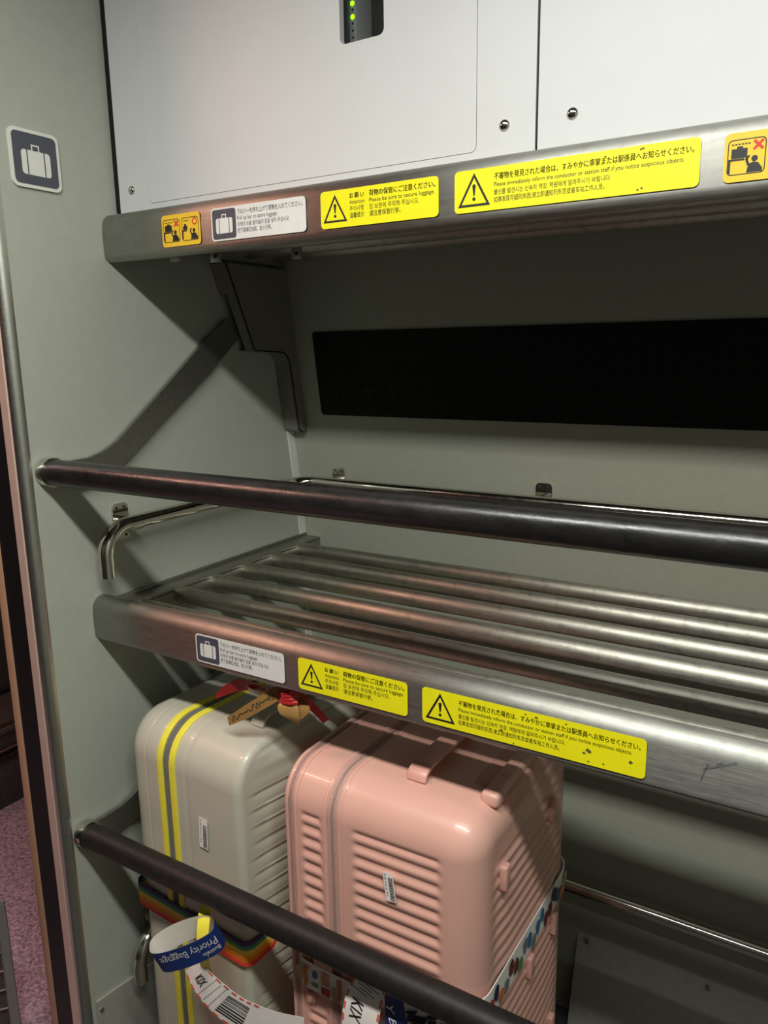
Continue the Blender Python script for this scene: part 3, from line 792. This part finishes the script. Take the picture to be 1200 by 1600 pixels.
# carry handle on top and telescopic handle in its recess on the upper edge
bm = B(); P = [(.302, .085, PT - .002), (.302, .089, PT + .010), (.302, .11, PT + .017), (.302, .30, PT + .017), (.302, .325, PT + .010), (.302, .33, PT - .002)]
strip_bar(bm, arc_path(P, .012, 4), .038, .009); obj('carry_handle', bm, M['pinkdark'], ps, None, 50)
bm = B(); box(bm, .385, .459, .13, .40, PT - .050, PT - .004, .008, 3); hs = obj('handle_housing', bm, M['pinkdark'], ps, None, 50)
bm = B(); box(bm, .418, .452, .095, .33, PT - .018, PT + .008, .008, 3); th_ = obj('telescopic_handle', bm, M['pinkshell'], ps, None, 50)
bm = B(); box(bm, .426, .444, .16, .20, PT + .0075, PT + .0095, .001); obj('button', bm, M['pinkdark'], th_)
bm = B(); tube(bm, [(.118, .004, .515), (.118, -.006, .515)], .011, 20); tube(bm, [(.118, -.006, .515), (.118, -.010, .515)], .006, 16); obj('lock', bm, M['pinkdark'], ps, None, 50)
bm = B(); box(bm, .128, .170, -.007, .004, .585, .612, .004, 2); obj('zip_lock', bm, M['pinkdark'], ps, None, 50)
wheels(ps, (.14, PW - .07), (.07, PD - .07), Z0)

# ------------------------------------------------------------------ straps
def strap_loop(x0, x1, y0, y1, r, z_fn, h_, n=8):
    P = rrect(x0, y0, x1, y1, r, n); P2 = []
    for a, b_ in zip(P, P[1:] + P[:1]):
        d = (Vector(b_) - Vector(a)).length; k = max(1, int(d / .02))
        for i in range(k): P2.append((a[0] + (b_[0] - a[0]) * i / k, a[1] + (b_[1] - a[1]) * i / k))
    return P2
def strap(name, P, zf, h_, mat, loc, rot, label, cat):
    bm = B(); lo, hi = [], []
    for (x, y) in P:
        z = zf(x, y); lo.append(bm.verts.new((x, y, z))); hi.append(bm.verts.new((x, y, z + h_)))
    n = len(P)
    for i in range(n): bm.faces.new((lo[i], lo[(i + 1) % n], hi[(i + 1) % n], hi[i]))
    bmesh.ops.recalc_face_normals(bm, faces=bm.faces)
    bmesh.ops.solidify(bm, geom=bm.faces[:], thickness=.0015)
    o = tag(link(name, mesh_from(bm, name, None, True), mat, None, None, 40), label, cat)
    o.location = loc; o.rotation_euler = (0, 0, rot); return o
P = strap_loop(-.004, GW + .008, -.0052, GD + .005, .022, None, 0)
rain = stripes('rainbow_webbing', [(.80, .05, .03), (.90, .20, .02), (.92, .40, .02), (.88, .62, .10), (.06, .30, .15), (.06, .035, .16)], 'Z', .252 - FLOOR, .307 - FLOOR)
strap('luggage_strap', P, lambda x, y: .252 - FLOOR - .0, .055, rain, gs.location, ga, 'rainbow striped webbing strap around the greige suitcase', 'strap')
P = strap_loop(.064, PW + .0055, -.008, PD + .004, .055, None, 0)
zoff = lambda x: .268 - FLOOR + .062 * smooth((x - .27) / .18)
ws = strap('luggage_strap', P, lambda x, y: zoff(x), .058, M['paper'], ps.location, pa, 'white strap printed with colourful pictures around the pink suitcase', 'strap')
cols = {'print_orange': (.62, .20, .06), 'print_blue': (.03, .17, .34), 'print_navy': (.015, .02, .05), 'print_red': (.50, .03, .03), 'print_green': (.10, .26, .08), 'print_tan': (.52, .36, .20), 'print_grey': (.20, .22, .24), 'print_maroon': (.16, .02, .02)}
pm = {k: simple(k, v, .5) for k, v in cols.items()}
fnF = lambda a, b_, h=0.0: Vector((a, -.0100, zoff(a) + b_))
fnX = lambda a, b_, h=0.0: Vector((PW + .0080, a, zoff(PW) + b_))
shapes = {k: B() for k in cols}
def SP(k, loop, fn=fnF): flat(shapes[k], [loop], fn)
def blob(cx, cy, rx, ry, seed, n=12):
    rn = random.Random(seed); return [(cx + rx * rn.uniform(.75, 1.1) * math.cos(2 * PI * i / n), cy + ry * rn.uniform(.75, 1.1) * math.sin(2 * PI * i / n)) for i in range(n)]
def rc(a, b_, c, d): return [(a, b_), (c, b_), (c, d), (a, d)]
# front of the strap, left to right
SP('print_tan', blob(.098, .03, .010, .022, 1)); SP('print_orange', rc(.108, .006, .116, .050)); SP('print_tan', rc(.110, .044, .122, .052))
SP('print_blue', blob(.134, .038, .007, .010, 2)); SP('print_green', blob(.134, .016, .010, .004, 3))
for k in range(4): SP('print_orange', rc(.148, .026 + k * .0075, .168, .030 + k * .0075))
SP('print_red', rc(.148, .004, .168, .020)); SP('print_tan', rc(.172, .010, .180, .030)); SP('print_orange', rc(.184, .012, .194, .052)); SP('print_tan', blob(.182, .006, .010, .004, 4))
SP('print_tan', blob(.296, .026, .018, .020, 5)); SP('print_tan', blob(.272, .030, .012, .016, 15)); SP('print_grey', rc(.306, .034, .316, .054)); SP('print_navy', rc(.307, .024, .316, .033)); SP('print_navy', rc(.310, .004, .313, .024))
SP('print_green', blob(.326, .010, .007, .008, 6)); SP('print_navy', [(.330, .044), (.356, .044), (.350, .036), (.336, .036)]); SP('print_navy', rc(.334, .022, .350, .035)); SP('print_navy', [(.340, .010), (.368, .012), (.376, .030), (.350, .034)])
SP('print_navy', [(.372, .034), (.396, .034), (.391, .026), (.376, .026)]); SP('print_navy', rc(.375, .006, .391, .024)); SP('print_green', blob(.402, .014, .006, .008, 7)); SP('print_blue', blob(.414, .012, .008, .012, 8)); SP('print_red', blob(.405, .046, .008, .006, 9))
# side of the strap, near to far
for i, k in enumerate(('print_red', 'print_navy', 'print_orange', 'print_grey', 'print_maroon', 'print_maroon', 'print_green', 'print_grey', 'print_blue', 'print_grey', 'print_blue', 'print_blue', 'print_maroon', 'print_maroon', 'print_maroon', 'print_blue', 'print_orange', 'print_tan')):
    y = .045 + i * .0218
    SP(k, blob(y, .026 + .014 * math.sin(i * 1.9), .012, .017, 20 + i), fnX)
me = bpy.data.meshes.new('printed_pictures'); vs, fs, mi = [], [], []
for n_i, (k, b_) in enumerate(shapes.items()):
    me.materials.append(pm[k]); b_.verts.index_update(); o_ = len(vs)
    vs += [tuple(v.co) for v in b_.verts]
    for f_ in b_.faces: fs.append([o_ + v.index for v in f_.verts]); mi.append(n_i)
    b_.free()
me.from_pydata(vs, [], fs); me.polygons.foreach_set('material_index', mi)
link('printed_pictures', me, None, ws, 'small coloured pictures', 0)

# ------------------------------------------------------------------ ribbons and tags
def ribbon(bm, pts, wv, t=.0007, seg=6):
    """strip along pts; wv = width vector per point (Vector) or constant"""
    pts = [Vector(p) for p in pts]; n = len(pts)
    fine = []; fw = []
    for i in range(n - 1):
        p0, p1, p2, p3 = pts[max(i - 1, 0)], pts[i], pts[i + 1], pts[min(i + 2, n - 1)]
        for k in range(seg):
            s = k / seg
            fine.append(.5 * ((2 * p1) + (p2 - p0) * s + (2 * p0 - 5 * p1 + 4 * p2 - p3) * s * s + (3 * p1 - p0 - 3 * p2 + p3) * s ** 3))
            w0 = wv[i] if isinstance(wv, list) else wv; w1 = wv[i + 1] if isinstance(wv, list) else wv
            fw.append(Vector(w0).lerp(Vector(w1), s))
    fine.append(pts[-1]); fw.append(Vector(wv[-1] if isinstance(wv, list) else wv))
    A = [bm.verts.new(p + q / 2) for p, q in zip(fine, fw)]; C = [bm.verts.new(p - q / 2) for p, q in zip(fine, fw)]
    fs = [bm.faces.new((A[i], A[i + 1], C[i + 1], C[i])) for i in range(len(A) - 1)]
    bmesh.ops.recalc_face_normals(bm, faces=fs)
    bmesh.ops.solidify(bm, geom=fs, thickness=t)
    return fine, fw
# satin ribbon tied to the greige case's handle
rb = thing('ribbon_bow', 'red and bronze satin ribbons knotted on the handle of the greige suitcase', 'ribbon', (-.98, 1.10, .72))
def Q(u, v, y=1.03): return PX(u, v, y=y)
def WV(u, v, du, dv, y, k=1.0, dy=0.0): return (PX(u + du / 2, v + dv / 2, y=y) - PX(u - du / 2, v - dv / 2, y=y)) * k + Vector((0, dy, 0))
bm = B(); ribbon(bm, [Q(338, 1089, 1.02), Q(352, 1079, 1.025), Q(376, 1070, 1.03), Q(404, 1074, 1.035), Q(430, 1086, 1.03), Q(456, 1090, 1.03)],
    [WV(0, 0, 1, 4, 1.02), WV(352, 1079, 3, 15, 1.02, 1, .01), WV(376, 1070, 0, 22, 1.03, 1, .01), WV(404, 1074, 0, 16, 1.03, 1, .01), WV(430, 1086, 0, 12, 1.03), WV(456, 1090, 0, 10, 1.03)]); obj('red_loop', bm, M['satinred'], rb, 'red satin loop')
tailp = [(357, 1127, 1.012), (385, 1112, 1.018), (412, 1096, 1.024), (432, 1084, 1.03), (450, 1080, 1.034), (458, 1088, 1.032)]
bm = B(); tfine, tfw = ribbon(bm, [Q(*p) for p in tailp], [WV(357, 1127, 3, 13, 1.012), WV(385, 1112, 8, 18, 1.018), WV(412, 1096, 8, 20, 1.024), WV(432, 1084, 7, 22, 1.03), WV(450, 1080, 3, 18, 1.034), WV(458, 1088, 2, 10, 1.032)]); tl = obj('printed_tail', bm, M['satingold'], rb, 'bronze ribbon tail with dark script')
bm = B(); ribbon(bm, [Q(388, 1076, 1.033), Q(405, 1083, 1.033), Q(425, 1082, 1.035), Q(445, 1088, 1.035)], WV(405, 1082, 1, 9, 1.03, 1, .006)); obj('bronze_loop', bm, M['satingold'], rb)
bm = B()
kn = Q(455, 1088, 1.03)
for k in range(4): tube(bm, [kn + Vector((-.018, -.006 + k * .003, -.012 + k * .003)), kn + Vector((-.008, -.012, -.008 + k * .006)), kn + Vector((.008, -.012, -.006 + k * .007)), kn + Vector((.018, -.004 + k * .003, -.006 + k * .005))], .0055, 10)
obj('knot', bm, M['satinred'], rb, 'red satin knot')
bm = B(); ribbon(bm, [kn + Vector((.0, -.004, -.006)), Q(450, 1106, 1.015), Q(453, 1120, 1.012), Q(462, 1131, 1.02)], [WV(450, 1100, 16, 4, 1.02), WV(450, 1106, 30, 8, 1.02, 1, .006), WV(453, 1120, 26, 12, 1.02, 1, .01), WV(462, 1131, 10, 8, 1.02)]); obj('bronze_tail', bm, M['satingold'], rb)
bm = B(); ribbon(bm, [kn + Vector((.008, 0, .0)), Q(472, 1096, 1.03), Q(476, 1110, 1.022), Q(464, 1124, 1.02)], [WV(472, 1096, 8, -8, 1.03), WV(472, 1096, 14, -12, 1.03), WV(476, 1110, 16, 4, 1.03), WV(464, 1124, 6, 6, 1.02)]); obj('bronze_fold', bm, M['satingold'], rb)
bm = B(); ribbon(bm, [kn + Vector((.012, .006, .004)), Q(476, 1094, 1.04), Q(490, 1106, 1.05), Q(510, 1127, 1.06)], [WV(476, 1094, 6, -8, 1.04), WV(476, 1094, 9, -11, 1.04), WV(490, 1106, 9, -8, 1.05), WV(510, 1127, 9, -6, 1.06)]); obj('red_tail', bm, M['satinred'], rb)
bm = B(); sq = []; nf = len(tfine)
for i in range(110):
    t = .06 + .50 * i / 109; q = t * (nf - 1); a_ = int(q); p_ = tfine[a_].lerp(tfine[a_ + 1], q - a_); w_ = tfw[a_]
    sq.append(p_ + w_ * (.26 * math.sin(i * .62 + 1.5 * math.sin(i * .21)) * (.5 + .5 * math.sin(i * .13 + 1))) + Vector((0, -.0016, .0006)))
tube(bm, sq, .0006, 5); obj('script', bm, M['ink'], tl)

# yellow ribbon and blue priority band hanging on the greige case
tie = [(322, 1378, .9535), (322, 1400, .950), (320, 1425, .925), (317, 1455, .902), (317, 1490, .896), (322, 1512, .922), (330, 1535, .944), (340, 1560, .954)]
def make_tie():
    b_ = B(); ribbon(b_, [PX(u, v, y=y) for u, v, y in tie], [WV(u, v, 18 if n_i < 5 else 20 - 3 * (n_i - 4), 7, y) for n_i, (u, v, y) in enumerate(tie)]); return b_
yr = tag(obj('tie_ribbon', make_tie(), M['yellowtrim']), 'loose yellow ribbon tail hanging through the blue paper band', 'ribbon')
bandc = PX(293, 1473, y=.885)
bd = thing('baggage_band', 'blue paper priority baggage band looped in front of the greige suitcase', 'baggage tag', tuple(bandc))
RXB, RYB = .063, .027; HB = .062
ax_u = (PX(342, 1452, y=.925) - PX(241, 1490, y=.845)).normalized()      # long axis of the loop
ax_h = PX(288, 1452, y=.885) - PX(300, 1490, y=.905); ax_h = (ax_h - ax_u * ax_h.dot(ax_u)).normalized()
ax_d = ax_h.cross(ax_u).normalized()             # away from the camera
def bandpt(ang, hh, off=0.0):
    sn = math.sin(ang); sn = math.copysign(abs(sn) ** (.45 if sn < 0 else .8), sn)
    return bandc + ax_u * ((RXB + off) * math.cos(ang)) + ax_d * ((RYB + off) * sn) + ax_h * hh
def loopmesh(off, a0=0.0, a1=2 * PI, n=64):
    b_ = B(); rows = []
    for i in range(n + 1):
        a = a0 + (a1 - a0) * i / n
        rows.append([b_.verts.new(bandpt(a, h, off)) for h in (-HB / 2, 0, HB / 2)])
    for p, q in zip(rows, rows[1:]):
        for k in range(2): b_.faces.new((p[k], q[k], q[k + 1], p[k + 1]))
    return b_
bmx = loopmesh(.0); obj('white_lining', bmx, M['paper'], bd, 'white inside of the band')
bmx = loopmesh(.0006); bf = obj('blue_face', bmx, M['bluepaper'], bd, 'blue printed outside')
def band_text(s, x, y, w_, h_, bm):
    # upside-down lettering running round the near side of the loop
    def f(a, b_, h=0.0):
        ang = -math.acos(max(-.999, min(.999, .92 - (a + .112) * 11.3)))
        return bandpt(ang, -b_, .0014)
    text(bm, s, x, y, w_, h_, f)
bm = B()
band_text('Priority Baggage', -.112, -.016, .150, .024, bm); band_text('Business', -.112, .010, .046, .014, bm)
obj('lettering', bm, M['paper'], bf)

def paper_tag(name, label, pts, wv, parts, t=.0005):
    root_b = B(); fine, fw = ribbon(root_b, pts, wv, t)
    o = tag(obj(name, root_b, M['paper']), label, 'baggage tag')
    L = [0.0]
    for a, b_ in zip(fine, fine[1:]): L.append(L[-1] + (b_ - a).length)
    def f(a, b_, h=0.0):
        s = max(0, min(L[-1] - 1e-6, a)); i = 0
        while L[i + 1] < s: i += 1
        k = (s - L[i]) / (L[i + 1] - L[i]); p = fine[i].lerp(fine[i + 1], k); wvv = fw[i].lerp(fw[i + 1], k)
        tdir = (fine[i + 1] - fine[i]).normalized(); n_ = tdir.cross(wvv).normalized()
        if n_.y > 0: n_ = -n_
        return p + wvv * b_ + n_ * .0014
    for nm, mat, fun in parts:
        b_ = B(); fun(b_, f, L[-1]); obj(nm, b_, mat, o)
    return o
M['tagred'] = simple('tag_red', (.72, .14, .10), .5)
def tag_edges(b_, f, L):
    k = .012
    while k < L * .62:
        for e in (-.47, .47): flat(b_, [[(k, e - .03), (k + .014, e - .03), (k + .014, e + .03), (k, e + .03)]], f)
        k += .024
def code_print(b_, f, L):
    text(b_, 'KIX', .030, -.22, .024, .46, lambda a, c, h=0: f(a, c, h), bold=.0004)
    for k in (.062, .078, .094): flat(b_, [[(k, -.42), (k + .0008, -.42), (k + .0008, .42), (k, .42)]], f)
    rn = random.Random(5)
    e = -.36
    while e < .36:
        w_ = rn.choice((.020, .032, .05)); flat(b_, [[(.108, e), (.172, e), (.172, e + w_), (.108, e + w_)]], f); e += w_ + rn.choice((.022, .035, .05))
tcl = [(302, 1508, .932, 24, -16), (316, 1532, .916, 30, -22), (336, 1554, .908, 34, -28), (360, 1575, .904, 30, -36), (392, 1592, .902, 16, -46), (430, 1604, .904, 4, -46), (475, 1612, .908, 0, -44)]
tg = paper_tag('baggage_tag', 'white airline baggage tag with barcode curling below the blue band', [PX(u, v, y=y) for u, v, y, du, dv in tcl], [WV(u, v, du, dv, y) for u, v, y, du, dv in tcl],
          [('red_edging', M['tagred'], tag_edges), ('print', M['ink'], code_print)])
def code_print2(b_, f, L):
    text(b_, 'KIX', .066, -.30, .040, .40, lambda a, c, h=0: f(a, c, h), bold=.0004)
    for k, e in ((.030, .1), (.036, -.1), (.042, .0), (.048, -.2)): flat(b_, [[(k, e - .25), (k + .0012, e - .25), (k + .0012, e + .25), (k, e + .25)]], f)
tg2 = paper_tag('baggage_tag', 'white airline baggage tag folded over the strap of the pink suitcase', [(-.622, .957, .400), (-.624, .949, .380), (-.634, .938, .340), (-.640, .932, .295), (-.637, .930, .245), (-.612, .930, .205)],
          [(.05, -.004, -.012), (.058, -.004, -.012), (.070, -.006, -.016), (.074, -.006, -.016), (.074, -.006, -.012), (.074, -.006, -.010)],
          [('red_edging', M['tagred'], tag_edges), ('print', M['ink'], code_print2)])
bt = tag(obj('baggage_tag', (lambda b_: (ribbon(b_, [(-.578, .950, .392), (-.572, .942, .360), (-.562, .938, .31), (-.545, .936, .25)], [(.030, -.002, .006), (.042, -.004, .004), (.054, -.004, .004), (.06, -.004, 0)]), b_)[1])(B()), M['bluepaper']), 'blue paper baggage tag hanging beside the white tag on the pink suitcase', 'baggage tag')
bm = B(); text(bm, 'Y BA', 0, 0, .062, .018, lambda a, c, h=0: Vector((-.586 + c + a * .22, .9325, .372 - a))); obj('lettering', bm, M['paper'], bt)

# ------------------------------------------------------------------ beyond the doorway on the left
ms = thing('mesh_screen', 'low dark mesh screen with a grey frame beyond the door jamb', 'screen', (-1.70, .93, FLOOR))
ud = Vector((-.61, -.78, 0))
bm = B(); a = Vector((-1.70, .93, 0))
def bar2(bm, p, q, r): tube(bm, [p, q], r, 8)
fnM = lambda s, z, h=0.0: a + ud * s + Vector((.78, -.61, 0)) * h + Vector((0, 0, z))
flat(bm, [[(0, FLOOR), (.42, FLOOR), (.42, .125), (0, .125)], [(.020, FLOOR + .02), (.020, .105), (.40, .105), (.40, FLOOR + .02)]], fnM, .012); obj('frame', bm, M['bracket'], ms)
bm = B()
for k in range(7): bar2(bm, fnM(.02, FLOOR + .03 + k * .055, .004), fnM(.40, FLOOR + .03 + k * .055, .004), .0022)
for k in range(8): bar2(bm, fnM(.022 + k * .05, FLOOR + .01, .005), fnM(.022 + k * .05, .11, .005), .0022)
obj('mesh', bm, M['arm'], ms)
bm = B(); flat(bm, [[(.02, FLOOR + .02), (.40, FLOOR + .02), (.40, .105), (.02, .105)]], fnM, -.006); obj('backing', bm, M['seat'], ms)
se = thing('train_seat', 'dark upholstered seat with bright metal rails beyond the door jamb', 'seat', (-2.75, 1.6, FLOOR))
bm = B(); box(bm, -3.25, -2.68, 1.10, 2.00, FLOOR, -.06, .01); obj('base', bm, M['seat'], se)
bm = B(); box(bm, -3.25, -2.66, 1.08, 1.92, -.05, .05, .03, 3); obj('cushion', bm, M['seat'], se)
bm = B(); box(bm, -3.30, -2.95, 1.08, 1.92, .05, .75, .04, 3); obj('backrest', bm, M['seat'], se)
for z in (.10, .016):
    bm = B(); tube(bm, arc_path([(-2.70, 1.15, z), (-2.60, 1.15, z), (-2.60, 1.90, z), (-2.70, 1.90, z)], .04, 6), .010, 12); obj('rail', bm, M['chrome'], se, 'bright metal rail')
